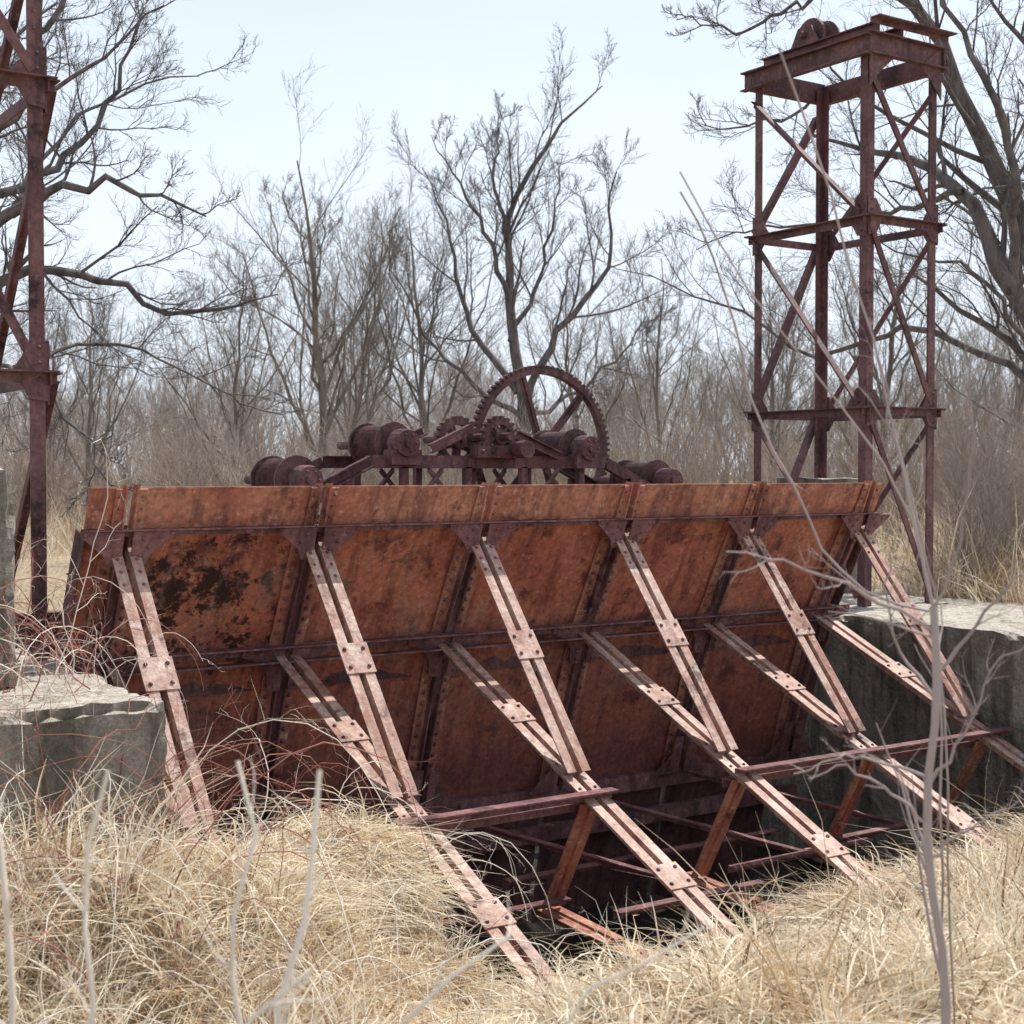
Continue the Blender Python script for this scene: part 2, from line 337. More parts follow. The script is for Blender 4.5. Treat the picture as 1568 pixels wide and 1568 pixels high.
# ---------------- TOWERS
def tower(u0,u1,name,dw=0):
    T=empty(name); a=MB(); br=MB(); bl=MB(); w0,w1=11.10+dw,12.87+dw; zb=-1.52; zt=4.72
    rings=[.73,2.83]
    for u,su in ((u0,1),(u1,-1)):
        for w,sw in ((w0,1),(w1,-1)):
            pr=[(0,0),(su*.11,0),(su*.11,sw*.013),(su*.013,sw*.013),(su*.013,sw*.11),(0,sw*.11)]
            a.ring([[V(u+p,w+q,z) for p,q in pr] for z in (zb,zt)])
            a.box((u-.14,w-.14,zb-.01),(u+.14,w+.14,zb+.02))
            if w==w0:
                for z in (1.2,3.3,-.6): 
                    for q in (-.12,0,.12): bl.bolt((u+su*.06,w,z+q),(0,-1,0),.014,.012)
    for z in rings:
        for w,s in ((w0,-1),(w1,1)): br.L((u0-.08,w+s*.014,z),(u1+.08,w+s*.014,z),.09,.09,.012,1 if s<0 else -1,0)
        for u,s in ((u0,-1),(u1,1)): br.L((u+s*.014,w0-.08,z-.012),(u+s*.014,w1+.08,z-.012),.09,.09,.012,(-1 if s<0 else 1),0)
        for u,s in ((u0,-1),(u1,1)):
            for w,q in ((w0,1),(w1,-1)):
                a.poly([(u+s*.016,w-q*.01,z+.22),(u+s*.016,w+q*.12,z+.20),(u+s*.016,w+q*.26,z-.0),(u+s*.016,w+q*.12,z-.22),(u+s*.016,w-q*.01,z-.24)],(s,0,0),.012)
                for k in (-.17,-.06,.06,.17): bl.bolt((u+s*.028,w+q*.05,z+k),(s,0,0),.016,.014)
        for u,s in ((u0,1),(u1,-1)):
            a.poly([(u-s*.01,w0-.016,z+.2),(u+s*.12,w0-.016,z+.18),(u+s*.24,w0-.016,z),(u+s*.12,w0-.016,z-.2),(u-s*.01,w0-.016,z-.22)],(0,-1,0),.012)
            for k in (-.17,-.06,.06,.17): bl.bolt((u+s*.05,w0-.028,z+k),(0,-1,0),.016,.014)
    lv=[zb+.1]+rings+[zt-.25]
    for j in range(3):
        zl,zh=lv[j]+.06,lv[j+1]-.06
        br.L((u0-.03,w1-.05,zh),(u0-.03,w0+.05,zl),.085,.07,.012,1,-.0,(0,0,1))
        br.L((u1+.03,w0+.05,zh),(u1+.03,w1-.05,zl),.085,.07,.012,1)
        br.L((u0+.05,w0-.035,zh),(u1-.05,w0-.035,zl),.08,.07,.012,-1)
        br.L((u1-.05,w1+.035,zh),(u0+.05,w1+.035,zl),.08,.07,.012,1)
    for w,s in ((w0-.02,1),(w1+.02,-1)): a.C((u0-.05,w,zt-.03),(u1+.06,w,zt-.03),.09,.24,.016,s)
    for u,s in ((u0-.03,-1),(u1+.03,1)): a.C((u,w0-.08,zt-.05),(u,w1+.14,zt-.05),.09,.22,.016,s)
    a.I((u0+.12,w0-.05,zt+.15),(u0+.12,w1-.02,zt+.15),.12,.14,.014); a.I((u0+.5,w0-.05,zt+.15),(u0+.5,w1-.02,zt+.15),.12,.14,.014)
    a.L((u0-.06,w0-.08,zt+.23),(u1+.08,w0-.08,zt+.23),.14,.06,.014,1)
    for u,s in ((u0,1),(u1,-1)):
        a.poly([(u-s*.02,w0-.037,zt+.1),(u+s*.34,w0-.037,zt-.16),(u+s*.13,w0-.037,zt-.33),(u-s*.02,w0-.037,zt-.5)],(0,-1,0),.012)
    a.build('posts_and_cap',M_dark,T); br.build('bracing',M_dark,T); bl.build('bolts',M_dark,T)
    p=MB(); c=(u0+.31,w1-.72,zt+.33)
    p.lathe((c[0]-.14,c[1],c[2]),(c[0]+.14,c[1],c[2]),[(0,.05),(0,.21),(.12,.22),(.3,.15),(.45,.15),(.5,.2),(.55,.15),(.7,.15),(.88,.22),(1,.21),(1,.05)],26)
    p.cyl((c[0]-.3,c[1],c[2]),(c[0]+.3,c[1],c[2]),.04)
    for s in (-1,1): p.poly([(c[0]+s*.2,c[1]-.22,zt+.22),(c[0]+s*.2,c[1]+.22,zt+.22),(c[0]+s*.2,c[1]+.1,c[2]+.1),(c[0]+s*.2,c[1]-.1,c[2]+.1)],(s,0,0),.03)
    p.build('sheave',M_dark,T)
    return T
tower(12.16,13.29,'steel_tower'); tower(1.93,3.06,'steel_tower',-.5)
# ---------------- ABUTMENTS
from mathutils import noise as mn
def abut(name,lo,hi,seed,chip=.07,s=.11):
    bm=bmesh.new(); key={}
    n=[max(3,int((hi[k]-lo[k])/s)) for k in range(3)]
    def vert(i):
        if i not in key: key[i]=bm.verts.new([lo[k]+(hi[k]-lo[k])*i[k]/n[k] for k in range(3)])
        return key[i]
    for ax in range(3):
        a,b=[k for k in range(3) if k!=ax]
        for side in (0,n[ax]):
            for i in range(n[a]):
                for j in range(n[b]):
                    q=[]
                    for di,dj in ((0,0),(1,0),(1,1),(0,1)):
                        t=[0,0,0]; t[ax]=side; t[a]=i+di; t[b]=j+dj; q.append(vert(tuple(t)))
                    bm.faces.new(q)
    bmesh.ops.recalc_face_normals(bm,faces=bm.faces)
    for i,v in key.items():
        p=v.co.copy(); q=Vector((p.x+seed*7,p.y,p.z))
        on=sum(1 for k in range(3) if i[k] in (0,n[k]))
        d=mn.noise_vector(q*2.5)*.02+mn.noise_vector(q*8)*.014+mn.noise_vector(q*20)*.010
        e=max(0,mn.noise(q*2.2)+.6*mn.noise(q*9))*chip+.004
        if on>=2:
            for k in range(3):
                if i[k]==0: d[k]+=e
                elif i[k]==n[k]: d[k]-=e
        v.co=p+d
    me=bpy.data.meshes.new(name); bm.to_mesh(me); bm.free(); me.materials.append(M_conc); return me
A1=empty('concrete_abutment'); 
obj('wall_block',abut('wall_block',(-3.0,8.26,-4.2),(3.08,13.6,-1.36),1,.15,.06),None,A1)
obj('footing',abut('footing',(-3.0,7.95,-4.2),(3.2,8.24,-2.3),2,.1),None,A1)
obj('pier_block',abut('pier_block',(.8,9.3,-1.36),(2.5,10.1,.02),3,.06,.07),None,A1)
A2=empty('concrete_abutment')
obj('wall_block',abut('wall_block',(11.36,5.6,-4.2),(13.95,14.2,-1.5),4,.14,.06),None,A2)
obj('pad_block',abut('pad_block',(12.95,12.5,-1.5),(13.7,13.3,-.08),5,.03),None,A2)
# ---------------- GROUND
def sm(x): x=np.clip(x,0,1); return x*x*(3-2*x)
def vnoise(x,y,s,seed=0):
    return (np.sin(x*s*1.0+seed+1.7*np.sin(y*s*.8+seed*2))+np.sin(y*s*1.3+seed*3+1.3*np.sin(x*s*1.1))+np.sin((x+y)*s*.7+seed))/3
def gh(u,w):
    u=np.asarray(u,float);w=np.asarray(w,float)
    base=-1.80-1.38*np.clip((w-2.0)/5.0,0,1)
    m=sm((4.95-u)/.4); follow=sm((u-3.3)/1.)
    mound=-2.32-.14*sm((u-3)/1.)-follow*.55*np.clip(8.25-w,0,1.6)
    mound=np.where(w<6.7,np.maximum(mound,base),mound)
    wl=sm((w-6.2)/1.2)
    h=base*(1-m*wl)+mound*(m*wl)
    edge=7.30+.3*vnoise(u,w*0,2.2,1)-.5*sm((u-5.3)/.3)*sm((7.5-u)/.3)
    edge=edge+m*1.3
    pit=sm((w-edge)/.45)*(sm((w-6.5)/.1))
    h=h*(1-pit)+(-4.5)*pit
    h=h-.42*np.exp(-((u-6.5)/.7)**2-((w-6.6)/.8)**2)-.25*np.exp(-((u-5.2)/.6)**2-((w-7.2)/.8)**2)
    h=h+.26*np.exp(-((u-8.6)/.8)**2-((w-5.9)/.7)**2)+.22*np.exp(-((u-4.2)/.7)**2-((w-5.2)/.5)**2)+.28*np.exp(-((u-10.2)/.9)**2-((w-6.3)/.6)**2)+.15*np.exp(-((u-7.4)/.5)**2-((w-6.6)/.4)**2)
    nf=1-sm((w-12)/3)
    h=h+(.12*vnoise(u,w,2.6,2)+.12*vnoise(u,w,6,5)+.07*vnoise(u,w,11,8))*nf
    out=np.maximum(sm((u-11.4)/.6)*sm((w-5.3)/.8), sm((2.9-u)/.3)*sm((w-8.4)/.3))
    out=np.maximum(out,sm((w-19)/6)); 
    h=h*(1-out)+(-1.62+.06*vnoise(u,w,.5,3))*out
    out2=np.maximum(sm((u-15)/8),sm((-3-u)/6)); h=h*(1-out2)+np.where(w>3,-1.62,-1.75)*out2
    back=sm((1.5-w)/3); h=h*(1-back)-1.75*back
    return h
def axis(c0,c1,step,far,ncoarse=40):
    mid=np.arange(c0,c1,step); g=np.geomspace(step,far,ncoarse); return np.concatenate([c0-g[::-1],mid,c1+g])
ux=axis(-3,15,.09,900); wy=axis(1,16,.09,900)
UU,WW=np.meshgrid(ux,wy); H=gh(UU,WW); nu=len(ux);nw=len(wy)
idx=np.arange(nu*nw).reshape(nw,nu); q=np.stack([idx[:-1,:-1],idx[:-1,1:],idx[1:,1:],idx[1:,:-1]],-1).reshape(-1,4)
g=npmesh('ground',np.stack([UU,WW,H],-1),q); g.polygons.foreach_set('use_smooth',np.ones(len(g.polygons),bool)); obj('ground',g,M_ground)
# ---------------- GRASS
def ribbons(name,P,W,side,col,m):
    N,n,_=P.shape
    A=P-side[:,None,:]*W[:,:,None]; B=P+side[:,None,:]*W[:,:,None]
    v=np.stack([A,B],2).reshape(-1,3)
    b=(np.arange(N)*n*2)[:,None]; i=np.arange(n-1)[None,:]*2
    q=np.stack([b+i,b+i+1,b+i+3,b+i+2],-1).reshape(-1,4)
    c=np.repeat(col,n*2,axis=0)
    return npmesh(name,v,q,c)
def grass(cu,cw,nb,Lr,seed,bright=1.,flat=1.0,lean=None,rad=.13,wid=.0036,updir=1.,mess=1.0,n=6,km=.80):
    r=rs(seed); T=len(cu); N=T*nb
    la=2.6*vnoise(cu,cw,1.9,seed)+r.normal(0,mess,T)
    if lean is not None: la=lean+.8*vnoise(cu,cw,1.3,seed)+r.normal(0,.4,T)
    L=np.repeat(r.uniform(Lr[0],Lr[1],T),nb)*r.uniform(.45,1.2,N)
    a=r.uniform(0,2*np.pi,N); rr=rad*np.sqrt(r.uniform(0,1,N))
    bu=np.repeat(cu,nb)+rr*np.cos(a); bw=np.repeat(cw,nb)+rr*np.sin(a); bz=gh(bu,bw)-.02
    lean_=np.repeat(la,nb)+r.normal(0,.5,N); ld=np.stack([np.cos(lean_),np.sin(lean_)],-1)
    out=np.stack([np.cos(a),np.sin(a)],-1)
    up=np.repeat(r.uniform(.4,1.35,T),nb)*r.uniform(.6,1.1,N)*updir; fl_=np.repeat(r.uniform(.6,1.15,T),nb)*r.uniform(.6,1.3,N)*flat
    t=np.linspace(0,1,n)[None,:]
    hx=out*(r.uniform(.05,.4,N)[:,None])
    curl=r.normal(0,.24,(N,2)); wv=r.normal(0,.06,(N,2)); ph=r.uniform(0,6.3,N)
    XY=(hx[:,None,:]*t[:,:,None]+ld[:,None,:]*(.75*fl_)[:,None,None]*(t**1.6)[:,:,None]+curl[:,None,:]*(t**2.2)[:,:,None]+wv[:,None,:]*np.sin(t*7+ph[:,None])[:,:,None]*t[:,:,None])*L[:,None,None]
    Z=(up[:,None]*(t*1.0)-(.85*fl_)[:,None]*t**2.1*np.minimum(1,up[:,None]*1.1))*L[:,None]*.95
    P=np.zeros((N,n,3)); P[:,:,0]=bu[:,None]+XY[:,:,0]; P[:,:,1]=bw[:,None]+XY[:,:,1]; P[:,:,2]=bz[:,None]+Z
    W=wid*r.uniform(.5,1.9,N)[:,None]*np.interp(np.linspace(0,1,n),[0,.2,.6,1],[.8,1,.85,.12])[None,:]
    sd=nrm(np.stack([-np.sin(lean_+r.normal(0,.8,N)),np.cos(lean_+r.normal(0,.8,N)),r.normal(0,.6,N)],-1))
    k=np.clip(r.normal(km,.28,N)+np.repeat(r.normal(0,.25,T),nb),0,1)[:,None]
    c=V(.52,.35,.18)*(1-k)+V(.93,.84,.67)*k
    dk=(r.uniform(0,1,N)<.08)[:,None]; c=np.where(dk,V(.28,.18,.10),c)*bright
    return P,W,sd,np.clip(c,0,.9)
def uvis(n,seed,d0,d1,m=.40):
    r=rs(seed); d=np.sqrt(r.uniform(d0*d0,d1*d1,n)); x=r.uniform(-m,m,n)*d
    return RT[0]*x+FW[0]*d, RT[1]*x+FW[1]*d
cu,cw=uvis(3500,11,4.2,12.2)
okf=lambda cu,cw:(gh(cu,cw)>-3.6)&(cw<8.25+.6*(cu>3.2)*(cu<4.7))&~((cu>11.3)&(cw>5.4))&~((abs(cu-6.5)<.35)&(cw>6.6))&~((abs(cu-4.96)<.28)&(cw>6.9))
ok=okf(cu,cw); cu,cw=cu[ok],cw[ok]
parts=[grass(cu,cw,34,(.16,.60),1,rad=.085)]
# taller standing tussocks in both corners
r=rs(61); d=r.uniform(5.2,8.2,170); x=r.uniform(-.40,-.12,170)*d; d2=r.uniform(6.,9.,150); x2=r.uniform(.16,.40,150)*d2
d=np.concatenate([d,d2]); x=np.concatenate([x,x2]); cu=RT[0]*x+FW[0]*d; cw=RT[1]*x+FW[1]*d; ok=okf(cu,cw); cu,cw=cu[ok],cw[ok]
parts.append(grass(cu,cw,45,(.45,.85),8,1.,.85,rad=.07,updir=1.15))
r=rs(5); eu=r.uniform(5.1,11.2,220); ew=7.1+.3*vnoise(eu,0*eu,2.2,1)-.5*sm((eu-5.3)/.3)*sm((7.5-eu)/.3)+r.uniform(-.25,.2,220)
k_=abs(eu-6.5)>.4; eu,ew=eu[k_],ew[k_]
parts.append(grass(eu,ew,50,(.3,.75),2,1.0,1.2,np.pi/2))
eu=r.uniform(3.6,4.75,50); ew=r.uniform(7.8,8.5,50)
parts.append(grass(eu,ew,50,(.25,.6),3,1.,1.2,-.5))
me=ribbons('dry_grass',*[np.concatenate([p[i] for p in parts]) for i in range(4)],M_grass); obj('dry_grass',me,M_grass)
r=rs(21); n=1200
d=np.sqrt(r.uniform(15**2,50**2,n)); x=r.uniform(-.42,.42,n)*d
d2=r.uniform(15.2,26,700); x2=d2*r.uniform(.29,.43,700); d=np.concatenate([d,d2]); x=np.concatenate([x,x2])
cu=RT[0]*x+FW[0]*d; cw=RT[1]*x+FW[1]*d
ok=((cu>11.6)|(cu<2.5)|(cw>19))&~((cu>11.3)&(cu<14.1)&(cw<14.4))&~((cu<3)&(cw<13.6)); cu,cw=cu[ok],cw[ok]
p=grass(cu,cw,22,(.6,1.35),7,.85,.3,None,.5,.006,1.05,n=4,km=.55)
me=ribbons('tall_dry_weeds',*p,M_grass); obj('tall_dry_weeds',me,M_grass)
# ---------------- TREES
def tubes(P,R,k):
    T=np.gradient(P,axis=1); T=nrm(T); ref=V(.37,.21,.9)
    A=nrm(np.cross(T,ref)); B=np.cross(T,A); a=np.arange(k)*2*np.pi/k
    v=P[:,:,None,:]+R[:,:,None,None]*(np.cos(a)[None,None,:,None]*A[:,:,None,:]+np.sin(a)[None,None,:,None]*B[:,:,None,:])
    N,n=P.shape[:2]; base=(np.arange(N)*n*k)[:,None,None]; i=(np.arange(n-1)*k)[None,:,None]; j=np.arange(k)[None,None,:]; j2=(j+1)%k
    q=np.stack([base+i+j,base+i+j2,base+i+k+j2,base+i+k+j],-1).reshape(-1,4)
    return v.reshape(-1,3),q
def joinT(name,lst):
    vs=[];qs=[];o=0
    for P,R,k in lst:
        v,q=tubes(P,R,k); vs.append(v); qs.append(q+o); o+=len(v)
    me=npmesh(name,np.concatenate(vs),np.concatenate(qs)); me.polygons.foreach_set('use_smooth',np.ones(len(me.polygons),bool)); return me
def level(P,R,Lp,r,nc,tmin,ang,lr,rr,n,k_up,wand,minr,tip=.3):
    N,m=P.shape[:2]; idx=np.repeat(np.arange(N),nc)
    t=(np.tile(np.arange(nc),N)+r.uniform(0,1,N*nc))/nc; t=tmin+(1-tmin)*t
    s=t*(m-1); i=np.clip(s.astype(int),0,m-2); f=(s-i)[:,None]
    pos=P[idx,i]*(1-f)+P[idx,i+1]*f; tan=nrm(P[idx,i+1]-P[idx,i]); rp=R[idx,i]*(1-f[:,0])+R[idx,i+1]*f[:,0]
    v=r.normal(0,1,(len(idx),3)); v[:,2]+=.35; pr=nrm(v-(v*tan).sum(1,keepdims=True)*tan); a=r.uniform(ang[0],ang[1],len(idx))[:,None]
    d=nrm(tan*np.cos(a)+pr*np.sin(a)); L=Lp[idx]*r.uniform(lr[0],lr[1],len(idx))*(1.2-.65*t); rad=np.maximum(rp*rr*r.uniform(.75,1.1,len(idx)),minr)
    Q=np.zeros((len(idx),n,3)); Q[:,0]=pos
    for s_ in range(1,n):
        d=nrm(d+r.normal(0,wand,d.shape)+V(0,0,k_up)); Q[:,s_]=Q[:,s_-1]+d*(L/(n-1))[:,None]
    RR=rad[:,None]*np.linspace(1,tip,n)[None,:]
    return Q,RR,L
def resamp(pts,n,r,j):
    p=np.array(pts,float); s=np.concatenate([[0],np.cumsum(np.linalg.norm(np.diff(p,axis=0),axis=1))]); t=np.linspace(0,s[-1],n)
    q=np.stack([np.interp(t,s,p[:,k]) for k in range(3)],-1); qq=q.copy(); qq[1:-1]=(q[:-2]+2*q[1:-1]+q[2:])/4
    qq[1:-1]+=r.normal(0,j,(n-2,3)); return qq,s[-1]
def limbtree(name,limbs,seed,spec,n=14,jit=.05,rk=1.):
    r=rs(seed); P=[];R=[];L=[]
    for pts,r0,r1 in limbs:
        q,l=resamp(pts,n,r,jit); P.append(q); R.append(np.linspace(r0,r1,n)*rk); L.append(l)
    P=np.array(P);R=np.array(R);L=np.array(L); lst=[(P,R,7)]; cur=(P,R,L)
    for (nc,tmin,ang,lr,rr,nn,up,wand,minr,k) in spec:
        Q,RR,LL=level(*cur,r,nc,tmin,ang,lr,rr,nn,up,wand,minr); lst.append((Q,RR,k)); cur=(Q,RR,LL)
    return joinT(name,lst)
def gentree(name,seed,H,r0,nl=7,fork=.3,sprd=.55,dens=(6,6,5),lod=0):
    r=rs(seed); limbs=[]; lean=r.normal(0,.06,2)
    tr=[(0,0,-.2),(lean[0]*H*.3,lean[1]*H*.3,H*.3),(lean[0]*H*.6+r.normal(0,.2),lean[1]*H*.6,H*.6),(lean[0]*H,lean[1]*H,H*.95)]
    limbs.append((tr,r0,r0*.12))
    for i in range(nl):
        t=fork*.5+(.75-fork*.5)*i/nl; a=i*2.4+r.uniform(-.5,.5); b=V(*[np.interp(t*H,[p[2] for p in tr],[p[k] for p in tr]) for k in (0,1)],t*H)
        L=H*(1-t)*r.uniform(.6,.95); o=V(math.cos(a),math.sin(a),0)*sprd*r.uniform(.7,1.2)
        limbs.append(([b,b+o*L*.35+V(0,0,L*.3),b+o*L*.65+V(0,0,L*.62),b+o*L*.85+V(0,0,L*.98)],r0*.5*(1-t),r0*.08))
    if lod: spec=[(dens[0],.12,(.35,.8),(.35,.55),.5,4,.08,.16,.014,3),(dens[1],.15,(.3,.75),(.4,.6),.5,4,.07,.18,.009,3),(dens[2],.1,(.25,.7),(.5,.8),.6,3,.07,.2,.007,3)]
    else: spec=[(dens[0],.12,(.35,.8),(.35,.55),.5,6,.08,.15,.010,4),(dens[1],.15,(.3,.8),(.4,.6),.5,4,.06,.2,.006,3),(dens[2],.1,(.25,.8),(.4,.65),.6,4,.05,.22,.0045,3),(2,.1,(.25,.8),(.5,.8),.7,3,.04,.2,.0038,3)]
    return limbtree(name,limbs,seed,spec,10,.06*H/10)
def place(name,me,m,loc,rot,sc,parent=None):
    o=bpy.data.objects.new(name,me); bpy.context.scene.collection.objects.link(o)
    if m and not me.materials: me.materials.append(m)
    o.location=loc; o.rotation_euler=(0,0,rot); o.scale=(sc,)*3; o.parent=parent; return o
ROT=math.atan2(RT[1],RT[0])
c3=[([(0,0,-.2),(-.1,0,2),(0,0,3.6)],.30,.22),
 ([(0,0,3.4),(-.36,.1,5.9),(-.54,.2,7.7),(-.27,.1,9.3),(.45,-.2,10.5),(1.35,-.3,11.5),(2.1,-.3,12.1)],.21,.02),
 ([(0,0,3.4),(.8,-.2,5.3),(1.7,-.4,6.3),(2.55,-.5,7.5),(2.2,-.4,8.7),(2.5,-.3,9.8)],.15,.02),
 ([(-.2,0,3.8),(-1.2,.5,5.1),(-1.9,.8,6.9),(-2.1,1,8.6),(-2.9,1.2,10.2)],.13,.015),
 ([(-.45,0,6.4),(-1.1,-.5,8.3),(-1.9,-.8,9.6),(-2.5,-.8,10.6)],.10,.012),
 ([(-.5,0,8.0),(-.9,.3,9.8),(-.6,.5,11.6)],.08,.012),
 ([(-.4,0,5.2),(.5,1,7.2),(.9,1.4,9.2),(1.1,1.4,10.6)],.10,.012),
 ([(0,0,3),(-1.8,-1,4.2),(-3,-1.5,5.8),(-3.6,-1.7,7.4)],.10,.012),
 ([(0,0,3),(1.6,1,3.9),(3,1.5,5.0),(3.6,1.7,6.4)],.09,.012)]
spc=[(9,.2,(.4,.9),(.25,.42),.5,6,.07,.15,.012,5),(7,.15,(.3,.8),(.4,.6),.5,5,.06,.18,.008,4),(6,.1,(.3,.75),(.4,.65),.6,4,.06,.18,.006,3),(3,.1,(.3,.75),(.4,.8),.7,3,.05,.2,.005,3)]
place('bare_tree',limbtree('bare_tree',c3,31,spc,14,.05,.85),M_barkd,site(.35,40,-1.6),ROT,1.)
k=.0081; P_=lambda x,y,dd=0:((x+90)*k,dd,(908-y)*k)
c1=[([P_(-90,930),P_(-95,600),P_(-80,400),P_(-90,200),P_(-60,0),P_(-20,-200)],.34,.10),
 ([P_(-90,420),P_(0,352,-.3),P_(130,292,-.6),P_(215,300,-.7),P_(262,325,-.8),P_(340,350,-.8)],.12,.012),
 ([P_(-90,470),P_(20,408,.4),P_(100,405,.8),P_(180,440,1.),P_(235,475,1.2),P_(310,450,1.4),P_(400,430,1.4)],.10,.01),
 ([P_(-90,350),P_(20,270,.6),P_(90,200,1),P_(140,95,1.2),P_(190,-30,1.2)],.09,.015),
 ([P_(-90,300),P_(40,240,-1),P_(120,190,-1.4),P_(220,150,-1.6),P_(310,85,-1.8)],.07,.01),
 ([P_(-80,230),P_(0,60,1),P_(70,-60,1.2),P_(150,-160,1.2)],.09,.02),
 ([P_(-95,600),P_(30,560,-.8),P_(110,600,-1),P_(180,680,-1),P_(220,760,-1)],.05,.008),
 ([P_(-95,640),P_(20,520,1.4),P_(130,500,2),P_(250,560,2.2),P_(330,620,2.2)],.05,.008),
 ([P_(-90,500),P_(-20,200,2),P_(50,60,3),P_(230,20,3)],.07,.01)]
sp1=[(11,.22,(.4,1.),(.20,.36),.42,7,.05,.17,.010,5),(6,.15,(.4,.9),(.4,.6),.5,6,.04,.2,.005,4),(6,.1,(.3,.8),(.4,.65),.6,5,.04,.2,.0034,3),(3,.1,(.3,.8),(.4,.8),.7,3,.03,.2,.0026,3)]
place('bare_tree',limbtree('bare_tree_l',c1,5,sp1,16,.04,.85),M_barkd,site(-.394*18,18,-1.5),ROT,1.)
k4=.0095; Q_=lambda x,y,dd=0:((x-1640)*k4,dd,(905-y)*k4)
c4=[([Q_(1650,930),Q_(1630,700),Q_(1580,510),Q_(1520,430),Q_(1478,330),Q_(1425,255,1),Q_(1350,235,1.6),Q_(1290,200,2)],.30,.02),
 ([Q_(1650,930,.3),Q_(1650,600,.5),Q_(1575,350,.6),Q_(1528,260,.6),Q_(1485,150,.6),Q_(1462,60,.6),Q_(1400,18,.4),Q_(1300,12,0),Q_(1170,18,-.4),Q_(1060,60,-.8)],.30,.015),
 ([Q_(1650,600,.4),Q_(1630,300,.2),Q_(1580,80),Q_(1530,-60)],.2,.08),
 ([Q_(1560,500,.2),Q_(1530,330,-.6),Q_(1500,260,-1),Q_(1440,170,-1.2),Q_(1400,60,-1.2),Q_(1395,-40,-1)],.10,.02),
 ([Q_(1600,640,0),Q_(1540,560,1),Q_(1440,500,2),Q_(1330,560,3),Q_(1230,480,3.4),Q_(1130,440,3.6),Q_(1040,400,3.6)],.08,.01),
 ([Q_(1610,650,0),Q_(1560,620,-1),Q_(1500,540,-1.5),Q_(1420,470,-1.8),Q_(1300,440,-2)],.07,.01),
 ([Q_(1482,150,.6),Q_(1420,120,1),Q_(1320,150,1.4),Q_(1200,200,1.6),Q_(1110,190,1.7)],.06,.01),
 ([Q_(1300,12,0),Q_(1230,60,0),Q_(1140,100,0),Q_(1050,80,0)],.05,.008),
 ([Q_(1475,330,0),Q_(1400,330,2),Q_(1300,340,2.5),Q_(1200,330,3),Q_(1120,370,3)],.06,.01)]
place('bare_tree',limbtree('bare_tree_r',c4,8,sp1,18,.05,.85),M_barkd,site(.386*20.5,20.5,-1.5),ROT,1.)
GS=[(11.5,.18,10,.25,.5,(7,6,6)),(12,.16,9,.2,.42,(7,6,6)),(10,.14,8,.15,.5,(7,6,5)),(9,.11,8,.15,.4,(6,6,5)),(11,.12,8,.3,.38,(6,6,5))]
GT=[gentree('bare_tree_g%d'%i,100+i,*a) for i,a in enumerate(GS)]
for gi,r_,d_,rt,sc in [(0,-4.6,37,.4,.86),(3,-7.8,40,2.,.85),(2,-2.3,42,1.2,.95),(4,4.6,46,.3,.8),(1,-10.5,36,1.,.55),(3,7.2,40,4.,.8),(0,10.5,42,2.6,.8),(4,13.2,38,1,.85),(1,-6,50,5.2,.85),(2,2.4,50,3,.85),(3,-13.5,42,2,.75)]:
    place('bare_tree',GT[gi],M_bark,site(r_,d_,-1.65),rt,sc)
far=empty('distant_treeline'); r=rs(77)
GF=[gentree('far_g%d'%i,100+i,*a,lod=1) for i,a in enumerate(GS[:4])]
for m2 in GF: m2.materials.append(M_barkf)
NF=115
for i in range(NF):
    d=r.uniform(52,110); x=(-.44+.88*((i+.5)/NF+r.uniform(-.02,.02)))*d
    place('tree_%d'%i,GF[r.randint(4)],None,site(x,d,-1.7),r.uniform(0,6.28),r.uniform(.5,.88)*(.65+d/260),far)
def shrub(name,seed,H):
    r=rs(seed); limbs=[]
    for i in range(11):
        a=r.uniform(0,6.28); o=V(math.cos(a),math.sin(a),0)*r.uniform(.1,.55)*H; b=V(r.normal(0,.25),r.normal(0,.25),-.1)
        limbs.append(([b,b+o*.4+V(0,0,H*.45),b+o*.8+V(0,0,H*r.uniform(.75,1))],.018,.005))
    return limbtree(name,limbs,seed,[(7,.1,(.3,.8),(.3,.5),.6,4,.05,.15,.006,3),(6,.15,(.3,.8),(.4,.7),.7,3,.04,.2,.005,3)],6,.04)
SH=[shrub('shrub_%d'%i,200+i,3.0) for i in range(4)]
br=empty('brush_thicket')
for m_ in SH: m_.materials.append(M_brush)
for i in range(220):
    d=r.uniform(27,60); x=(-.43+.86*((i+.5)/220+r.uniform(-.03,.03)))*d
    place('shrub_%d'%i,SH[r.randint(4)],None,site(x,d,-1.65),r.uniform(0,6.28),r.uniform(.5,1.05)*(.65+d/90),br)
for i in range(24):
    d=r.uniform(17.5,25); x=d*r.uniform(.31,.44); place('shrub_r%d'%i,SH[r.randint(4)],None,site(x,d,-1.6),r.uniform(0,6.28),r.uniform(.35,.8),br)
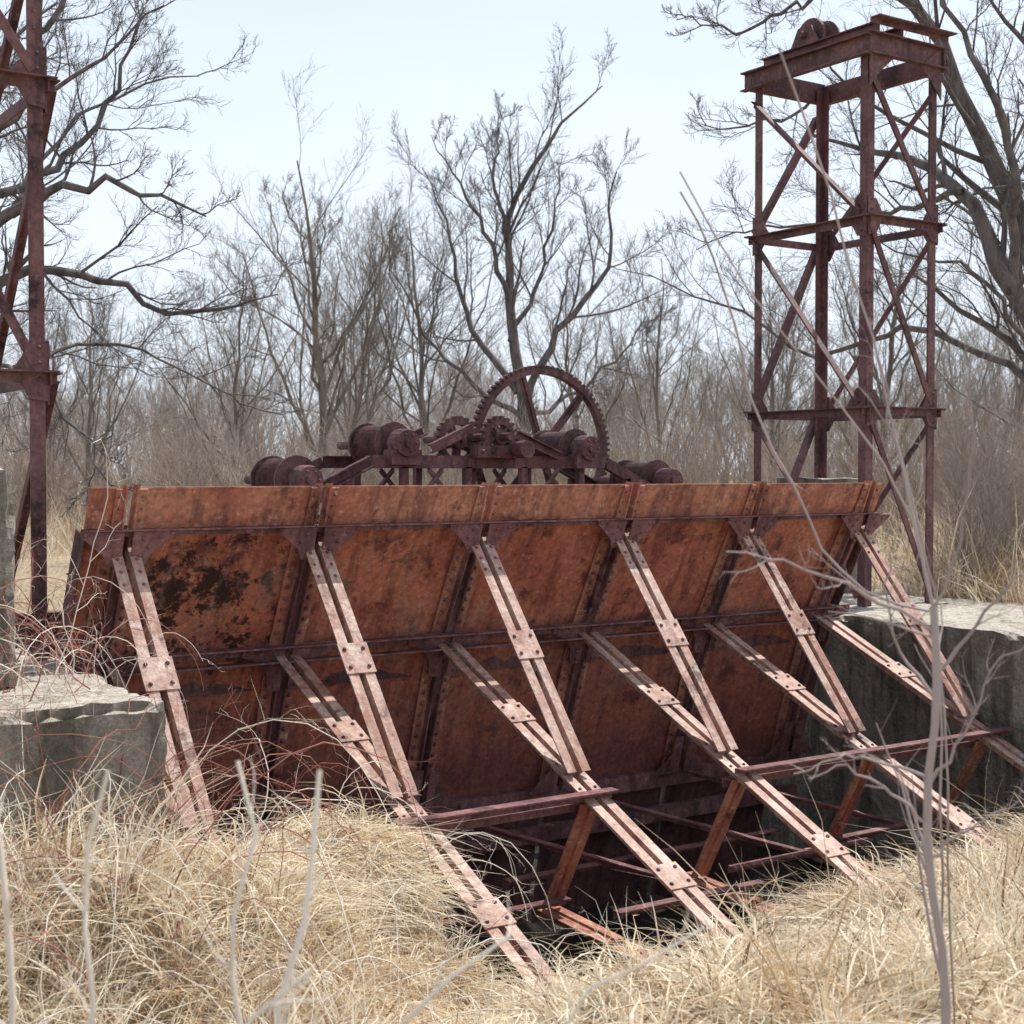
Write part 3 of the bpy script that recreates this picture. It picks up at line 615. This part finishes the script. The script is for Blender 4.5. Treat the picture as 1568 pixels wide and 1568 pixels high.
# ---------------- BRAMBLES left
def canes(name,m,N,box,Lr,rad,seed,spec=(3,4),upb=.5):
    r=rs(seed); n=14; P=np.zeros((N,n,3)); u=r.uniform(box[0],box[1],N); w=r.uniform(box[2],box[3],N)
    zz=gh(u,w); zz=np.where((u<3.06)&(w>8.26),-1.36,zz)
    P[:,0]=np.stack([u,w,zz-.03],-1); L=r.uniform(*Lr,N); a=r.uniform(0,2*np.pi,N); d=nrm(np.stack([np.cos(a)*.6,np.sin(a)*.35,np.full(N,upb+.5)],-1))
    for i in range(1,n):
        d=nrm(d+r.normal(0,.13,d.shape)-V(0,0,.16)*(i/4.)); P[:,i]=P[:,i-1]+d*(L/(n-1))[:,None]
    g_=gh(P[:,:,0],P[:,:,1]); g_=np.where((P[:,:,0]<3.06)&(P[:,:,1]>8.26),-1.36,g_)
    P[:,:,2]=np.maximum(P[:,:,2],g_+.03)
    R=(rad*r.uniform(.6,1.3,N))[:,None]*np.linspace(1,.4,n)[None,:]
    lst=[(P,R,4)]; Q,RR,LL=level(P,R,L,r,spec[0],.2,(.5,1.2),(.15,.35),.6,6,-.03,.2,rad*.35); lst.append((Q,RR,3))
    Q2,R2,L2=level(Q,RR,LL,r,spec[1],.2,(.5,1.2),(.2,.45),.6,4,-.02,.25,rad*.3); lst.append((Q2,R2,3))
    obj(name,joinT(name,lst),m)
canes('bramble_bush',M_cane,60,(.3,3.3,6.6,8.2),(1.2,2.6),.0045,1)
canes('bramble_bush',M_canep,110,(.2,3.6,5.6,8.0),(.9,2.4),.0042,2)
canes('bramble_bush',M_cane,80,(.9,3.0,8.4,10.2),(.8,2.1),.0045,3)
canes('bramble_bush',M_canep,60,(.9,3.0,8.4,10.2),(.8,2.0),.004,13)
canes('dead_weed_stems',M_canep,140,(2.6,9.5,4.4,6.9),(.4,1.),.0034,4,(3,3),.9)
canes('bramble_bush',M_canep,50,(2.8,4.6,6.6,8.2),(.6,1.4),.0037,6)
# pale near stalks
lst=[]; r=rs(9)
for pts,rad in [([(-1.15,3,-2.1),(-1.06,3,-1.35),(-1.03,3,-1.0),(-1.09,3,-.62)],.011),([(-.92,3,-2.1),(-.9,3,-1.1),(-.86,3,-.75),(-.84,3,-.62)],.009),
   ([(-.6,3.1,-2.1),(-.60,3.1,-1.2),(-.59,3.1,-.62)],.009),([(-.55,3,-2.1),(-.48,3,-1.2),(-.42,3,-.85),(-.40,3,-.62)],.011),([(-.36,2.8,-2.1),(-.35,2.8,-1.25),(-.15,2.8,-.98),(.0,2.8,-.9)],.007),
   ([(-.7,2.6,-2.1),(-.5,2.6,-1.0),(-.36,2.6,-.9)],.008),([(-.1,3,-2.1),(.1,3,-1.1),(.2,3,-1.02),(.4,3,-.95)],.006)]:
    q,l=resamp([site(a,b,c) for a,b,c in pts],10,r,.014); lst.append((q[None],np.linspace(rad,rad*.5,10)[None],6))
P=np.concatenate([a[0] for a in lst]);R=np.concatenate([a[1] for a in lst]); Q,RR,LL=level(P,R,np.ones(len(P)),r,5,.4,(.4,.9),(.1,.25),.6,5,.05,.15,.002); lst.append((Q,RR,4))
obj('weed_stalks',joinT('weed_stalks',lst),M_canep)
sap=[([site(1.38,4.5,-2.4),site(1.345,4.5,-1.6),site(1.30,4.5,-1.07),site(1.29,4.5,-.93),site(1.335,4.5,-.68),site(1.31,4.5,-.42)],.017,.012),
 ([site(1.31,4.5,-.42),site(1.25,4.5,-.16),site(1.19,4.55,.15),site(1.13,4.6,.49)],.006,.002),
 ([site(1.32,4.5,-.50),site(1.16,4.45,-.40),site(1.06,4.4,-.37),site(.80,4.3,-.25),site(.62,4.2,-.23)],.008,.002),
 ([site(1.33,4.5,-.62),site(1.45,4.5,-.45),site(1.56,4.5,-.33),site(1.7,4.5,-.28)],.007,.002),
 ([site(1.29,4.5,-.95),site(1.15,4.5,-.90),site(1.02,4.4,-.86),site(.86,4.4,-.92)],.006,.002),
 ([site(1.30,4.5,-1.10),site(1.20,4.5,-1.0),site(1.02,4.5,-.9),site(.94,4.5,-.95)],.006,.002),
 ([site(1.33,4.5,-.72),site(1.22,4.6,-.55),site(1.18,4.6,-.35),site(1.22,4.6,-.2)],.006,.002),
 ([site(1.30,4.5,-.98),site(1.42,4.5,-.8),site(1.50,4.5,-.6),site(1.62,4.5,-.52)],.006,.002),
 ([site(1.31,4.5,-.42),site(1.40,4.5,-.2),site(1.43,4.5,.1),site(1.40,4.5,.4)],.005,.0015),
 ([site(1.31,4.5,-1.2),site(1.45,4.4,-1.05),site(1.55,4.4,-1.0)],.005,.002)]
me=limbtree('sapling',sap,12,[(5,.25,(.4,1.),(.2,.38),.55,6,.05,.14,.0022,4),(3,.2,(.4,.9),(.3,.5),.6,4,.04,.15,.0014,3)],12,.006); obj('sapling',me,M_sap)
vn=[([site(.913,5,1.45),site(1.05,5,1.06),site(1.2,5,.61),site(1.32,5,.16),site(1.43,5,-.29),site(1.5,5,-.8),site(1.55,5,-2.4)],.004,.004),
 ([site(.576,5,1.03),site(.69,5,.77),site(.85,5,.57),site(1.09,5,.3),site(1.32,5,-.02),site(1.48,5,-.4),site(1.5,5,-2.4)],.003,.005),
 ([site(.60,5.2,1.0),site(.75,5.2,.70),site(.86,5.2,.24),site(1.05,5.2,-.13),site(1.2,5.2,-.42),site(1.5,5.2,-.5)],.0035,.005)]
me=limbtree('briar_vine',vn,14,[(5,.1,(.4,1.1),(.03,.08),.6,4,.0,.1,.0015,3)],16,.006); obj('briar_vine',me,M_sap)
# ---------------- finish: lift, world, sun, camera
for o in bpy.context.scene.objects:
    if o.parent is None: o.location.z+=ZO
S=Vector((.62,.10,1.0)).normalized()
w=bpy.data.worlds.new('World'); bpy.context.scene.world=w; w.use_nodes=True; nt=w.node_tree; nt.nodes.clear()
sk=nt.nodes.new('ShaderNodeTexSky'); sk.sky_type='NISHITA'; sk.sun_disc=False; sk.sun_elevation=math.asin(S.z); sk.sun_rotation=math.atan2(S.x,S.y)
sk.air_density=1.0; sk.dust_density=2.5; sk.ozone_density=1.0
tc=nt.nodes.new('ShaderNodeTexCoord'); mp=nt.nodes.new('ShaderNodeMapping'); mp.inputs['Scale'].default_value=(1.2,2.5,7); mp.inputs['Rotation'].default_value=(.15,.1,.6)
nz=nt.nodes.new('ShaderNodeTexNoise'); nz.inputs['Scale'].default_value=1.6; nz.inputs['Detail'].default_value=4; nz.inputs['Roughness'].default_value=.55
nt.links.new(tc.outputs['Generated'],mp.inputs[0]); nt.links.new(mp.outputs[0],nz.inputs['Vector'])
sx=nt.nodes.new('ShaderNodeSeparateXYZ'); nt.links.new(tc.outputs['Generated'],sx.inputs[0])
hz=ramp(nt,sx.outputs[2],[(0.,.97),(.14,.90),(.34,.70),(.75,.25)])   # thin high haze, thicker toward the horizon
f=math_(nt,'ADD',hz,math_(nt,'MULTIPLY',math_(nt,'SUBTRACT',nz.outputs['Fac'],.5),.26))
cf=nt.nodes.new('ShaderNodeClamp'); nt.links.new(f,cf.inputs[0])
cl=mix(nt,cf.outputs[0],sk.outputs[0],(6.5,7.15,8.0))
bg=nt.nodes.new('ShaderNodeBackground'); bg.inputs[1].default_value=.15; ou=nt.nodes.new('ShaderNodeOutputWorld')
nt.links.new(cl,bg.inputs[0]); nt.links.new(bg.outputs[0],ou.inputs[0])
sl_=bpy.data.lights.new('sun','SUN'); sl_.energy=5; sl_.angle=math.radians(.5); sl_.color=(1,.96,.90)
so=bpy.data.objects.new('sun',sl_); bpy.context.scene.collection.objects.link(so); so.rotation_euler=S.to_track_quat('Z','Y').to_euler()
cd=bpy.data.cameras.new('camera'); co=bpy.data.objects.new('camera',cd); bpy.context.scene.collection.objects.link(co)
cd.sensor_width=36; cd.lens=36*2220/1568; cd.clip_start=.1; cd.clip_end=3000
co.location=(0,0,ZO); co.rotation_euler=(math.radians(90-1.57),0,-math.atan2(.558,.830))
cd.dof.use_dof=True; cd.dof.focus_distance=11.5; cd.dof.aperture_fstop=4
sc=bpy.context.scene; sc.camera=co; sc.view_settings.view_transform='Standard'; sc.view_settings.look='None'; sc.view_settings.exposure=0
